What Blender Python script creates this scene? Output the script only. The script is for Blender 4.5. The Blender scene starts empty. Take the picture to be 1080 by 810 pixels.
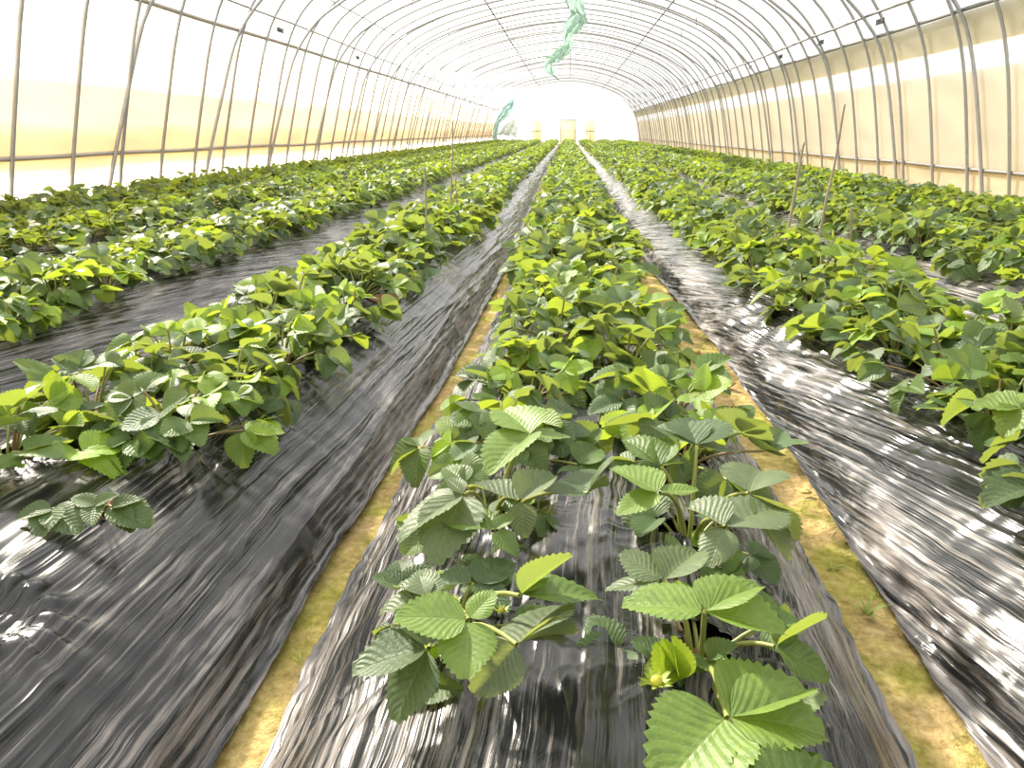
import bpy, math, random
import numpy as np
from mathutils import Matrix, Vector, Quaternion

rng = np.random.default_rng(11)
random.seed(11)
PI = math.pi
scene = bpy.context.scene
COL = scene.collection

# ------------------------------------------------------------------ camera
FPX = 830.0
VPX, VPY = 599.0, 139.0                    # where the rows run together in the picture
pit = math.atan((405 - VPY) / FPX)
yaw = math.atan((VPX - 540) / FPX * math.cos(pit))
sp, cp, ss, cs = math.sin(pit), math.cos(pit), math.sin(yaw), math.cos(yaw)
CF = np.array([-ss * cp, cs * cp, -sp]); CR = np.array([cs, ss, 0.0]); CU = np.cross(CR, CF)
CAM = np.array([0.0, 0.0, 1.0])

def at(x, y, z):
    """The point of the place at height z that the photo shows at pixel x, y."""
    d = CF + CR * (x - 540) / FPX - CU * (y - 405) / FPX
    return CAM + d * ((z - 1.0) / d[2])

def proj(P):
    v = np.asarray(P, float) - CAM
    d = v @ CF
    return 540 + FPX * (v @ CR) / d, 405 - FPX * (v @ CU) / d, d

cam = bpy.data.cameras.new('camera'); co = bpy.data.objects.new('camera', cam); COL.objects.link(co)
cam.sensor_fit = 'HORIZONTAL'; cam.sensor_width = 36.0; cam.lens = FPX / 1080 * 36.0
cam.clip_start = 0.02; cam.clip_end = 300
co.matrix_world = Matrix(((CR[0], CU[0], -CF[0], 0), (CR[1], CU[1], -CF[1], 0), (CR[2], CU[2], -CF[2], 1.0), (0, 0, 0, 1)))
scene.camera = co

# ------------------------------------------------------------------ helpers
def hashf(ix, iy, seed):
    h = (ix.astype(np.int64) * 374761393 + iy.astype(np.int64) * 668265263 + seed * 144664701) & 0x7fffffff
    h = ((h ^ (h >> 13)) * 1274126177) & 0x7fffffff
    h = h ^ (h >> 16)
    return (h & 0xffff) / 65535.0

def vn(x, y, seed=0):
    """value noise, -1..1"""
    x = np.asarray(x, float); y = np.asarray(y, float)
    x, y = np.broadcast_arrays(x, y)
    ix = np.floor(x); iy = np.floor(y); fx = x - ix; fy = y - iy
    fx = fx * fx * (3 - 2 * fx); fy = fy * fy * (3 - 2 * fy)
    a = hashf(ix, iy, seed); b = hashf(ix + 1, iy, seed); c = hashf(ix, iy + 1, seed); d = hashf(ix + 1, iy + 1, seed)
    return (a + (b - a) * fx + (c - a) * fy + (a - b - c + d) * fx * fy) * 2 - 1

def make_mesh(name, V, F, uv=None, tint=None, smooth=True):
    """V (n,3); F (m,4) quads, -1 in the last column for triangles; uv and tint per vertex"""
    me = bpy.data.meshes.new(name)
    V = np.asarray(V, np.float32); F = np.asarray(F, np.int32)
    tri = F[:, 3] < 0
    ln = np.where(tri, 3, 4).astype(np.int32)
    start = np.concatenate(([0], np.cumsum(ln)[:-1])).astype(np.int32)
    li = F.ravel() if not tri.any() else F[np.arange(4)[None, :] < ln[:, None]]
    me.vertices.add(len(V)); me.vertices.foreach_set('co', V.ravel())
    me.loops.add(len(li)); me.loops.foreach_set('vertex_index', li.astype(np.int32))
    me.polygons.add(len(F)); me.polygons.foreach_set('loop_start', start); me.polygons.foreach_set('loop_total', ln)
    if uv is not None:
        l = me.uv_layers.new(name='UVMap')
        l.data.foreach_set('uv', np.asarray(uv, np.float32)[li].ravel())
    if tint is not None:
        a = me.attributes.new('tint', 'FLOAT_COLOR', 'POINT')
        t = np.ones((len(V), 4), np.float32); t[:, :3] = tint
        a.data.foreach_set('color', t.ravel())
    me.update(calc_edges=True)
    if smooth: me.polygons.foreach_set('use_smooth', np.ones(len(F), bool))
    me.validate()
    return me

class MB:
    """collects shapes that become one mesh"""
    def __init__(self): self.V = []; self.F = []; self.U = []; self.T = []; self.n = 0
    def add(self, V, F, U=None, T=None):
        V = np.asarray(V, float).reshape(-1, 3); F = np.asarray(F, int)
        if F.shape[1] == 3: F = np.hstack([F, np.full((len(F), 1), -1)])
        self.V.append(V); self.F.append(np.where(F >= 0, F + self.n, -1)); self.n += len(V)
        self.U.append(np.zeros((len(V), 2)) if U is None else np.asarray(U, float))
        self.T.append(np.ones((len(V), 3)) * .5 if T is None else np.broadcast_to(np.asarray(T, float), (len(V), 3)))
        return self
    def mesh(self, name, smooth=True):
        return make_mesh(name, np.vstack(self.V), np.vstack(self.F), np.vstack(self.U), np.vstack(self.T), smooth)
    def build(self, name, m, parent=None, smooth=True):
        return link(name, self.mesh(name, smooth), m, parent)
    def tube(self, P, r, n=8, T=None, cap=True):
        P = np.asarray(P, float); k = len(P); r = np.broadcast_to(np.asarray(r, float), (k,))
        t = np.gradient(P, axis=0); t /= np.linalg.norm(t, axis=1)[:, None] + 1e-12
        ref = np.array([0, 0, 1.0]) if abs(t[:, 2]).mean() < .8 else np.array([1.0, 0, 0])
        if abs(t @ np.array([0, 1.0, 0])).max() < .3: ref = np.array([0, 1.0, 0])
        a = np.cross(t, ref); a /= np.linalg.norm(a, axis=1)[:, None] + 1e-12
        b = np.cross(t, a)
        th = np.arange(n) / n * 2 * PI
        V = P[:, None] + r[:, None, None] * (a[:, None] * np.cos(th)[None, :, None] + b[:, None] * np.sin(th)[None, :, None])
        i = np.arange(k - 1)[:, None] * n; j = np.arange(n)[None]; j2 = (j + 1) % n
        F = np.stack([i + j, i + j2, i + n + j2, i + n + j], -1).reshape(-1, 4)
        V = V.reshape(-1, 3)
        if cap:
            V = np.vstack([V, P[0], P[-1]]); c0 = k * n
            jj = np.arange(n); 
            F = np.vstack([F, np.stack([jj * 0 + c0, (jj + 1) % n, jj, jj * 0 - 1], 1),
                           np.stack([jj * 0 + c0 + 1, (k - 1) * n + jj, (k - 1) * n + (jj + 1) % n, jj * 0 - 1], 1)])
        return self.add(V, F, T=T)
    def box(self, c, s, rot=None, T=None):
        q = np.array([[x, y, z] for x in (-.5, .5) for y in (-.5, .5) for z in (-.5, .5)]) * np.asarray(s, float)
        if rot is not None: q = q @ np.array(rot).T
        F = [[0, 1, 3, 2], [4, 6, 7, 5], [0, 4, 5, 1], [2, 3, 7, 6], [0, 2, 6, 4], [1, 5, 7, 3]]
        return self.add(q + np.asarray(c, float), F, T=T)
    def grid(self, G, U=None, T=None, keep=None):
        """G (a,b,3) lattice of points"""
        a, b = G.shape[:2]
        i = np.arange(a - 1)[:, None] * b; j = np.arange(b - 1)[None]
        F = np.stack([i + j, i + j + 1, i + b + j + 1, i + b + j], -1).reshape(-1, 4)
        if keep is not None: F = F[keep.ravel()]
        return self.add(G.reshape(-1, 3), F, None if U is None else U.reshape(-1, 2), None if T is None else T)

def link(name, me, m, parent=None):
    o = bpy.data.objects.new(name, me)
    if m is not None:
        me.materials.clear(); me.materials.append(m)
    COL.objects.link(o)
    if parent is not None: o.parent = parent
    return o

def tag(o, label=None, cat=None, group=None, kind=None):
    if label: o['label'] = label
    if cat: o['category'] = cat
    if group: o['group'] = group
    if kind: o['kind'] = kind
    return o

def empty(name, loc, label, cat, group=None):
    o = bpy.data.objects.new(name, None); COL.objects.link(o); o.location = loc
    o.empty_display_size = .05
    return tag(o, label, cat, group)

def unit(v):
    v = np.asarray(v, float); return v / (np.linalg.norm(v) + 1e-12)

# ------------------------------------------------------------------ materials
class NT:
    def __init__(self, name):
        self.m = bpy.data.materials.new(name); self.m.use_nodes = True
        self.t = self.m.node_tree; self.t.nodes.clear()
        self.out = self.t.nodes.new('ShaderNodeOutputMaterial')
    def n(self, typ, **kw):
        nd = self.t.nodes.new('ShaderNode' + typ)
        for k, v in kw.items():
            if k.startswith('i_'): nd.inputs[k[2:].replace('_', ' ')].default_value = v
            else: setattr(nd, k, v)
        return nd
    def l(self, a, b): self.t.links.new(a, b)
    def surf(self, s): self.l(s, self.out.inputs['Surface']); return self.m
    def math(self, op, a, b=None, clamp=False):
        nd = self.n('Math', operation=op, use_clamp=clamp)
        for k, v in enumerate((a, b)):
            if v is None: continue
            if isinstance(v, (int, float)): nd.inputs[k].default_value = v
            else: self.l(v, nd.inputs[k])
        return nd.outputs[0]
    def ramp(self, fac, stops):
        nd = self.n('ValToRGB'); cr = nd.color_ramp
        while len(cr.elements) < len(stops): cr.elements.new(.5)
        for e, (p, c) in zip(cr.elements, stops):
            e.position = p; e.color = (*c, 1) if len(c) == 3 else c
        self.l(fac, nd.inputs[0]); return nd.outputs[0]
    def mix(self, fac, a, b, mode='MIX'):
        nd = self.n('Mix', data_type='RGBA', blend_type=mode)
        for k, v in ((0, fac), (6, a), (7, b)):
            if isinstance(v, (int, float)): nd.inputs[k].default_value = v
            elif isinstance(v, tuple): nd.inputs[k].default_value = (*v, 1)
            else: self.l(v, nd.inputs[k])
        return nd.outputs[2]
    def mixs(self, fac, a, b):
        nd = self.n('MixShader')
        if isinstance(fac, (int, float)): nd.inputs[0].default_value = fac
        else: self.l(fac, nd.inputs[0])
        self.l(a, nd.inputs[1]); self.l(b, nd.inputs[2]); return nd.outputs[0]
    def noise(self, vec, scale, detail=3, rough=.55, dist=0.0):
        nd = self.n('TexNoise'); nd.inputs['Scale'].default_value = scale; nd.inputs['Detail'].default_value = detail
        nd.inputs['Roughness'].default_value = rough; nd.inputs['Distortion'].default_value = dist
        if vec is not None: self.l(vec, nd.inputs['Vector'])
        return nd.outputs[0]
    def mapping(self, vec, scale=(1, 1, 1), rot=(0, 0, 0), loc=(0, 0, 0)):
        nd = self.n('Mapping'); nd.inputs['Scale'].default_value = scale; nd.inputs['Rotation'].default_value = rot
        nd.inputs['Location'].default_value = loc
        self.l(vec, nd.inputs['Vector']); return nd.outputs[0]

def plain(name, col, rough=.5, metal=0.0, spec=.5, bump=None):
    t = NT(name); p = t.n('BsdfPrincipled')
    p.inputs['Base Color'].default_value = (*col, 1); p.inputs['Roughness'].default_value = rough
    p.inputs['Metallic'].default_value = metal; p.inputs['Specular IOR Level'].default_value = spec
    g = t.n('NewGeometry')
    nz = t.noise(g.outputs['Position'], 9.0, 4)
    c = t.mix(nz, tuple(x * .8 for x in col), tuple(min(1, x * 1.18) for x in col)); t.l(c, p.inputs['Base Color'])
    if bump:
        b = t.n('Bump'); b.inputs['Strength'].default_value = .6; b.inputs['Distance'].default_value = bump[1]
        t.l(t.noise(g.outputs['Position'], bump[0], 4), b.inputs['Height']); t.l(b.outputs[0], p.inputs['Normal'])
    return t.surf(p.outputs[0])

def sheet(name, col, clear, through=.6, crease=None):
    """a thin cloudy sheet: part of the light passes straight on, the rest is scattered forwards and back"""
    t = NT(name)
    g = t.n('NewGeometry')
    d = t.n('BsdfDiffuse'); tr = t.n('BsdfTranslucent'); tp = t.n('BsdfTransparent')
    d.inputs['Color'].default_value = (*col, 1); tr.inputs['Color'].default_value = (*col, 1)
    tp.inputs['Color'].default_value = (*[min(1, .25 + .75 * c) for c in col], 1)
    if crease:
        mp = t.mapping(g.outputs['Position'], scale=crease)
        nz = t.noise(mp, 1.0, 5, .6, .6)
        c = t.mix(t.ramp(nz, [(.35, (0, 0, 0)), (.65, (1, 1, 1))]), tuple(x * .78 for x in col), col)
        t.l(c, d.inputs['Color']); t.l(c, tr.inputs['Color'])
        b = t.n('Bump'); b.inputs['Strength'].default_value = .5; b.inputs['Distance'].default_value = .03
        t.l(nz, b.inputs['Height']); t.l(b.outputs[0], d.inputs['Normal']); t.l(b.outputs[0], tr.inputs['Normal'])
    return t.surf(t.mixs(clear, t.mixs(through, d.outputs[0], tr.outputs[0]), tp.outputs[0]))

def mulch_mat(name, shear, seed, bias=0.0):
    """thin black plastic, glossy, pulled into long wrinkles; UV = (metres across the sheet, metres along)"""
    t = NT(name); uv = t.n('TexCoord').outputs['UV']
    def ridges(sx, sy, turn, off, detail, dist, sharp):
        n = t.noise(t.mapping(t.mapping(uv, rot=(0, 0, turn)), scale=(sx, sy, 1), loc=(off, off * .37, 0)), 1.0, detail, .5, dist)
        r = t.math('SUBTRACT', 1.0, t.math('MULTIPLY', t.math('ABSOLUTE', t.math('SUBTRACT', n, .5)), 5.0), True)
        return t.math('POWER', r, sharp)
    def mask(sx, sy, off, lo, hi):
        n = t.noise(t.mapping(t.mapping(uv, rot=(0, 0, shear)), scale=(sx, sy, 1), loc=(off, off * .7, 0)), 1.0, 3, .55, .3)
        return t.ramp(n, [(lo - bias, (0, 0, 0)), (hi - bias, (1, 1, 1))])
    broad = ridges(8, .28, shear, seed * 3.1, 2, .08, 2.2)
    mid = ridges(24, .60, shear * 1.15 + .02, seed * 1.7, 2, .10, 1.8)
    crossing = ridges(19, .6, -shear * .6 - .16, seed * 5.3, 2, .2, 2.2)
    fine = ridges(70, 1.5, shear * .9, seed * 2.3, 2, .12, 1.3)
    crum = t.noise(t.mapping(t.mapping(uv, rot=(0, 0, .4)), scale=(34, 12, 1), loc=(seed, 0, 0)), 1.0, 4, .62, .8)
    m1 = mask(3.4, .8, seed * 1.1, .42, .58); m2 = mask(4.6, 1.2, seed * 2.9, .46, .60); m3 = mask(5.5, 2.2, seed * 4.1, .56, .70)
    h = t.math('MULTIPLY', broad, .0062)
    h = t.math('ADD', h, t.math('MULTIPLY', t.math('MULTIPLY', mid, m1), .0044))
    h = t.math('ADD', h, t.math('MULTIPLY', t.math('MULTIPLY', crossing, m3), .0032))
    h = t.math('ADD', h, t.math('MULTIPLY', t.math('MULTIPLY', fine, m2), .0018))
    h = t.math('ADD', h, t.math('MULTIPLY', t.math('MULTIPLY', crum, m3), .0016))
    b = t.n('Bump'); b.inputs['Strength'].default_value = 1.0; b.inputs['Distance'].default_value = 1.0
    t.l(h, b.inputs['Height'])
    p = t.n('BsdfPrincipled'); p.inputs['IOR'].default_value = 1.45
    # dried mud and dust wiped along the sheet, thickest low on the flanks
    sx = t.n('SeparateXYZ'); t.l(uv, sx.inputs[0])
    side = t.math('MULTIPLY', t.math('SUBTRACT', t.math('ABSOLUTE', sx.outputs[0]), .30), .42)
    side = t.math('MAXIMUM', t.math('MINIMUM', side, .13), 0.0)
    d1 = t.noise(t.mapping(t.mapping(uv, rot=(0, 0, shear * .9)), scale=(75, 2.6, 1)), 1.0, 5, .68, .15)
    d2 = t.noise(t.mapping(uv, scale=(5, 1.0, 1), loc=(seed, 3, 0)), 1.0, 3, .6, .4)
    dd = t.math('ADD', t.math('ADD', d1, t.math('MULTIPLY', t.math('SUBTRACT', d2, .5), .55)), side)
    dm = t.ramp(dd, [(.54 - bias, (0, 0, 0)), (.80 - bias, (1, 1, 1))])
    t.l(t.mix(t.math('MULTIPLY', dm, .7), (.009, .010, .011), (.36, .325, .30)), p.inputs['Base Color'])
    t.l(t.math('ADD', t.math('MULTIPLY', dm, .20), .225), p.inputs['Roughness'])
    t.l(b.outputs[0], p.inputs['Normal'])
    return t.surf(p.outputs[0])

def leaf_mat():
    """UV: x across the leaflet (0.5 at the midrib), y from its base to its tip; 'tint' is the leaf's own green"""
    t = NT('strawberry_leaf')
    uv = t.n('TexCoord').outputs['UV']; sx = t.n('SeparateXYZ'); t.l(uv, sx.inputs[0])
    u = t.math('ABSOLUTE', t.math('SUBTRACT', sx.outputs[0], .5)); v = sx.outputs[1]
    ph = t.math('MULTIPLY', t.math('SUBTRACT', v, t.math('MULTIPLY', u, .75)), 9.0)
    fr = t.math('ABSOLUTE', t.math('SUBTRACT', t.math('FRACT', ph), .5))            # 0.5 at a vein
    vein = t.ramp(fr, [(.36, (0, 0, 0)), (.5, (1, 1, 1))])
    mid = t.ramp(u, [(.0, (1, 1, 1)), (.03, (0, 0, 0))])
    vm = t.math('MAXIMUM', t.math('MULTIPLY', vein, .55), mid)
    at_ = t.n('Attribute', attribute_name='tint').outputs['Color']
    g = t.n('NewGeometry')
    spots = t.noise(g.outputs['Position'], 60.0, 3, .6)
    base = t.mix(t.ramp(spots, [(.35, (0, 0, 0)), (.7, (1, 1, 1))]), t.mix(1.0, at_, (.68, .74, .8), 'MULTIPLY'), at_)
    mot = t.noise(g.outputs['Position'], 300.0, 3, .6)
    base = t.mix(t.ramp(mot, [(.56, (0, 0, 0)), (.72, (.5, .5, .5))]), base, (.26, .30, .17))
    colv = t.mix(t.math('MULTIPLY', vm, .42), base, t.mix(.5, at_, (.42, .48, .22)))
    under = t.mix(.5, at_, (.30, .36, .22))
    col = t.mix(g.outputs['Backfacing'], colv, under)
    hh = t.math('SUBTRACT', t.math('MULTIPLY', fr, -1.0), t.math('MULTIPLY', mid, .5))
    fine = t.noise(g.outputs['Position'], 260.0, 2, .5)
    b = t.n('Bump'); b.inputs['Strength'].default_value = .55; b.inputs['Distance'].default_value = .0024
    t.l(t.math('ADD', hh, t.math('MULTIPLY', fine, .5)), b.inputs['Height'])
    p = t.n('BsdfPrincipled'); p.inputs['Roughness'].default_value = .48; p.inputs['Specular IOR Level'].default_value = .45
    t.l(col, p.inputs['Base Color']); t.l(b.outputs[0], p.inputs['Normal'])
    tr = t.n('BsdfTranslucent')
    t.l(t.mix(1.0, t.mix(.35, at_, (.34, .40, .06)), (1.35, 1.22, .8), 'MULTIPLY'), tr.inputs['Color'])
    return t.surf(t.mixs(.46, p.outputs[0], tr.outputs[0]))

def soil_mat():
    t = NT('furrow_soil'); g = t.n('NewGeometry'); P = g.outputs['Position']
    big = t.noise(P, 4.5, 4, .6, .6); fine = t.noise(P, 45, 6, .7); mid = t.noise(P, 14, 4, .6)
    sand = t.mix(t.ramp(fine, [(.3, (0, 0, 0)), (.7, (1, 1, 1))]), (.26, .17, .055), (.60, .45, .21))
    moss = t.mix(t.ramp(fine, [(.3, (0, 0, 0)), (.7, (1, 1, 1))]), (.16, .16, .02), (.42, .38, .09))
    c = t.mix(t.ramp(big, [(.42, (0, 0, 0)), (.62, (1, 1, 1))]), sand, moss)
    c = t.mix(t.ramp(mid, [(.60, (0, 0, 0)), (.75, (1, 1, 1))]), c, (.62, .50, .25))
    # darker moist earth on the raised beds under the plastic
    sz = t.n('SeparateXYZ'); t.l(P, sz.inputs[0])
    earth = t.mix(fine, (.035, .022, .013), (.15, .085, .045))
    c = t.mix(t.ramp(sz.outputs[2], [(.03, (0, 0, 0)), (.06, (1, 1, 1))]), c, earth)
    p = t.n('BsdfPrincipled'); p.inputs['Roughness'].default_value = .95; p.inputs['Specular IOR Level'].default_value = .15
    t.l(c, p.inputs['Base Color'])
    b = t.n('Bump'); b.inputs['Strength'].default_value = 1.0; b.inputs['Distance'].default_value = .022
    t.l(t.math('ADD', mid, t.math('MULTIPLY', fine, .6)), b.inputs['Height']); t.l(b.outputs[0], p.inputs['Normal'])
    return t.surf(p.outputs[0])

def tint_mat(name, rough=.5, trans=0.0, spec=.4):
    t = NT(name); a = t.n('Attribute', attribute_name='tint').outputs['Color']
    p = t.n('BsdfPrincipled'); p.inputs['Roughness'].default_value = rough; p.inputs['Specular IOR Level'].default_value = spec
    g = t.n('NewGeometry')
    c = t.mix(t.noise(g.outputs['Position'], 120, 3), t.mix(1.0, a, (.8, .8, .8), 'MULTIPLY'), a)
    t.l(c, p.inputs['Base Color'])
    if trans:
        tr = t.n('BsdfTranslucent'); t.l(c, tr.inputs['Color'])
        return t.surf(t.mixs(trans, p.outputs[0], tr.outputs[0]))
    return t.surf(p.outputs[0])

M_LEAF = leaf_mat()
M_SOIL = soil_mat()
M_STALK = tint_mat('green_stalk', .45, .25)
M_CROWN = tint_mat('plant_crown', .7)
M_BUD = tint_mat('bud_and_sepals', .5, .25)
M_BAMBOO = tint_mat('weathered_bamboo', .65)
M_GRASS = tint_mat('grass_blades', .6, .3)
M_STEEL = plain('galvanised_tube', (.37, .37, .37), .45, .35)
M_RAIL = plain('weathered_rail', (.34, .30, .26), .55, .1)
M_CLIP = plain('clip_steel', (.10, .10, .105), .6, .2)
M_DARKRAIL = plain('dull_grey_rail', (.17, .165, .16), .6, .2)
M_FILM = sheet('roof_film', (.94, .94, .95), .58, .72)
M_WFILM = sheet('wall_film', (.95, .93, .88), .45, .75)
M_TANSKIRT = sheet('tan_skirt_film', (.68, .58, .41), .06, .60, (.8, .9, 2.5))
M_SKIRT = sheet('skirt_film', (.92, .86, .76), .20, .70, (.8, .9, 2.5))
M_CREAMTOP = sheet('pale_cream_sheet', (.80, .71, .575), .35, .80, (.6, .45, 2.2))
M_CREAM = sheet('cream_woven_sheet', (.65, .545, .44), .22, .80, (.6, .45, 2.2))
M_TAN = sheet('tan_woven_sheet', (.66, .565, .42), .06, .60, (.6, .45, 2.2))
M_ROLL = sheet('olive_rolled_sheet', (.43, .39, .255), .03, .55, (.7, .6, 5.0))
M_TEAL = sheet('pale_green_film', (.34, .50, .42), .04, .50, (5, 5, 5))
M_DEEPTEAL = sheet('teal_film', (.30, .46, .43), .06, .5, (5, 5, 5))
M_GREYFILM = sheet('grey_green_film', (.40, .46, .42), .08, .45, (5, 5, 5))
M_YELLOW = sheet('yellow_panel', (.84, .80, .55), .08, .60)
M_CLOD = plain('soil_clod', (.45, .33, .13), .95, 0, .1, (60, .004))

# ------------------------------------------------------------------ light
w = bpy.data.worlds.new('hazy_sky'); scene.world = w; w.use_nodes = True
bg = w.node_tree.nodes['Background']; bg.inputs[0].default_value = (.95, .97, 1.0, 1); bg.inputs[1].default_value = 1.15
sd = bpy.data.lights.new('sun', 'SUN'); sd.energy = 15.0; sd.angle = math.radians(4); sd.color = (1, .92, .78)
so = bpy.data.objects.new('sun', sd); COL.objects.link(so)
SAZ, SEL = math.radians(41), math.radians(35)          # left of straight ahead, above the horizon
sdir = Vector((-math.sin(SAZ) * math.cos(SEL), math.cos(SAZ) * math.cos(SEL), math.sin(SEL)))
so.rotation_euler = (-sdir).to_track_quat('-Z', 'Y').to_euler(); so.location = (-20, 20, 20)

# ------------------------------------------------------------------ beds
Y0, Y1 = -1.2, 62.0
def curve(pts):
    ys = [p[0] for p in pts]; xs = [p[1] for p in pts]
    return lambda Y: np.interp(Y, ys, xs)
def wob(x, s, a=.018): return lambda Y: x + a * vn(Y * .45, 0 * Y, s) + a * .5 * vn(Y * 1.7, 0 * Y, s + 5)
def jag(fn, s): return lambda Y: fn(Y) + .005 * vn(Y * 4, 0 * Y, s) + .003 * vn(Y * 23, 0 * Y, s + 3)
EDGES = {
    'L1r': curve([(-1.2, -.58), (1.03, -.566), (1.7, -.568), (2.4, -.53), (3.16, -.495), (5, -.47), (7.2, -.455), (12, -.50), (20, -.53), (58, -.53)]),
    'Cl': curve([(-1.2, -.49), (1.03, -.484), (1.5, -.484), (2.3, -.455), (3.17, -.412), (5, -.37), (7.2, -.345), (11.7, -.43), (20, -.45), (58, -.45)]),
    'Cr': curve([(-1.2, .58), (1.09, .588), (2.0, .615), (3, .57), (4.06, .53), (7, .52), (14, .55), (58, .56)]),
    'R1l': curve([(-1.2, .72), (1.1, .718), (2.16, .745), (3.7, .752), (5.8, .66), (10, .62), (20, .62), (58, .64)]),
}
BEDS = [
    dict(key='centre', nm='centre bed', l=EDGES['Cl'], r=EDGES['Cr'], c=.05, shear=.05),
    dict(key='L1', nm='first bed left of the centre bed', l=wob(-1.70, 3), r=EDGES['L1r'], c=-1.13, shear=.03),
    dict(key='R1', nm='first bed right of the centre bed', l=EDGES['R1l'], r=wob(1.85, 4), c=1.28, shear=-.22),
    dict(key='L2', nm='second bed left of the centre bed', l=wob(-2.95, 6), r=wob(-1.82, 7), c=-2.385, shear=.12),
    dict(key='R2', nm='second bed right of the centre bed', l=wob(1.96, 8), r=wob(3.10, 9), c=2.53, shear=-.10),
    dict(key='L3', nm='third bed left of the centre bed', l=wob(-4.20, 10), r=wob(-3.06, 11), c=-3.63, shear=.1),
    dict(key='R3', nm='bed next to the right wall', l=wob(3.21, 12), r=wob(4.35, 13), c=3.78, shear=-.1),
    dict(key='L4', nm='bed next to the left wall', l=wob(-5.42, 14), r=wob(-4.31, 15), c=-4.865, shear=.1),
]
BH = .30
def bed_z(t): return BH * (1 - np.abs(t) ** 2.5)

for b in BEDS: b['short'] = b['nm'].replace(' of the centre bed', ' of centre')
BEDS[6]['short'] = 'the bed by the right wall'; BEDS[7]['short'] = 'the bed by the left wall'; BEDS[0]['short'] = 'the centre bed'
# planting places -------------------------------------------------------
plants = []                                 # dicts: bed, row (0 left, 1 right), x, y, order
HOLES = {}
ROWS = {'centre': ((-.19, .185), (-.13, .15)), 'L1': ((-.10, .20), (-.04, .19)), 'R1': ((-.14, .13), (-.22, .06)),
        'L2': ((-.18, .14), (-.18, .16)), 'R2': ((-.22, .12), (-.22, .12))}
SKIP_BEFORE = {'centre': (.95, .93), 'L1': (1.28, 1.36), 'R1': (1.45, 1.25)}
for bi, b in enumerate(BEDS):
    HOLES[b['key']] = []
    for row in (0, 1):
        y = -.6 + .16 * row + .07 * bi; k = 0
        sk = SKIP_BEFORE.get(b['key'], (-1, -1))[row]
        if b['key'] == 'centre': y = (1.02, .965)[row]
        while y < 61.6:
            if y >= sk:
                jx, jy = rng.normal(0, .022), rng.normal(0, .03)
                if b['key'] == 'centre' and k < 2: jx = jy = 0
                xl, xr = float(b['l'](y)), float(b['r'](y))
                cx = (xl + xr) / 2 * .7 + b['c'] * .3
                o_near, o_far = ROWS.get(b['key'], ((-.18, .18), (-.18, .18)))
                x = cx + float(np.interp(y, (1.6, 3.2), (o_near[row], o_far[row]))) + jx
                if b['key'] == 'centre' and k == 0: x = (-.165, .205)[row]
                plants.append(dict(bed=bi, row=row, x=x, y=y + jy, k=k)); k += 1
                HOLES[b['key']].append((x, y + jy))
            y += .345 if b['key'] in ('centre', 'L1', 'R1') else .35


def ysteps(y0, y1, a, b):
    ys = [y0]
    while ys[-1] < y1: ys.append(ys[-1] + max(a, b * max(ys[-1], 0)))
    ys[-1] = y1
    return np.array(ys)

# floor: furrows and the raised earth of the beds (one continuous ground)
ysf = ysteps(-3.5, 64, .022, .018)
xsf = np.unique(np.concatenate([np.linspace(-5.8, 5.4, 450), np.linspace(-.62, -.30, 40), np.linspace(.48, .8, 40)]))
xsf = np.concatenate([[-40, -20, -9, -6.3], xsf, [5.9, 9, 20, 40]])
XX, YY = np.meshgrid(xsf, ysf)
ZZ = .008 * vn(XX * 6, YY * 6, 41) + .005 * vn(XX * 19, YY * 19, 42) + .003 * vn(XX * 47, YY * 47, 43)
near = np.clip((6 - np.abs(XX)) / .6, 0, 1); ZZ = ZZ * near - .012
for b in BEDS:
    l, r = b['l'](ysf)[:, None], b['r'](ysf)[:, None]
    tt = (XX - (l + r) / 2) / ((r - l) / 2)
    z = np.where((np.abs(tt) < 1) & (YY > Y0) & (YY < Y1), bed_z(np.clip(tt, -1, 1)) - .03 - .05 * (1 - np.clip(bed_z(np.clip(tt, -1, 1)) / .08, 0, 1)), -1)
    ZZ = np.maximum(ZZ, z + .008 * vn(XX * 22, YY * 22, 44) * (z > 0))
floor = MB().grid(np.stack([XX, YY, ZZ], -1)).build('floor', M_SOIL)
tag(floor, 'sandy yellow soil of the greenhouse floor with mossy furrows between the beds', 'soil', kind='structure')

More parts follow.
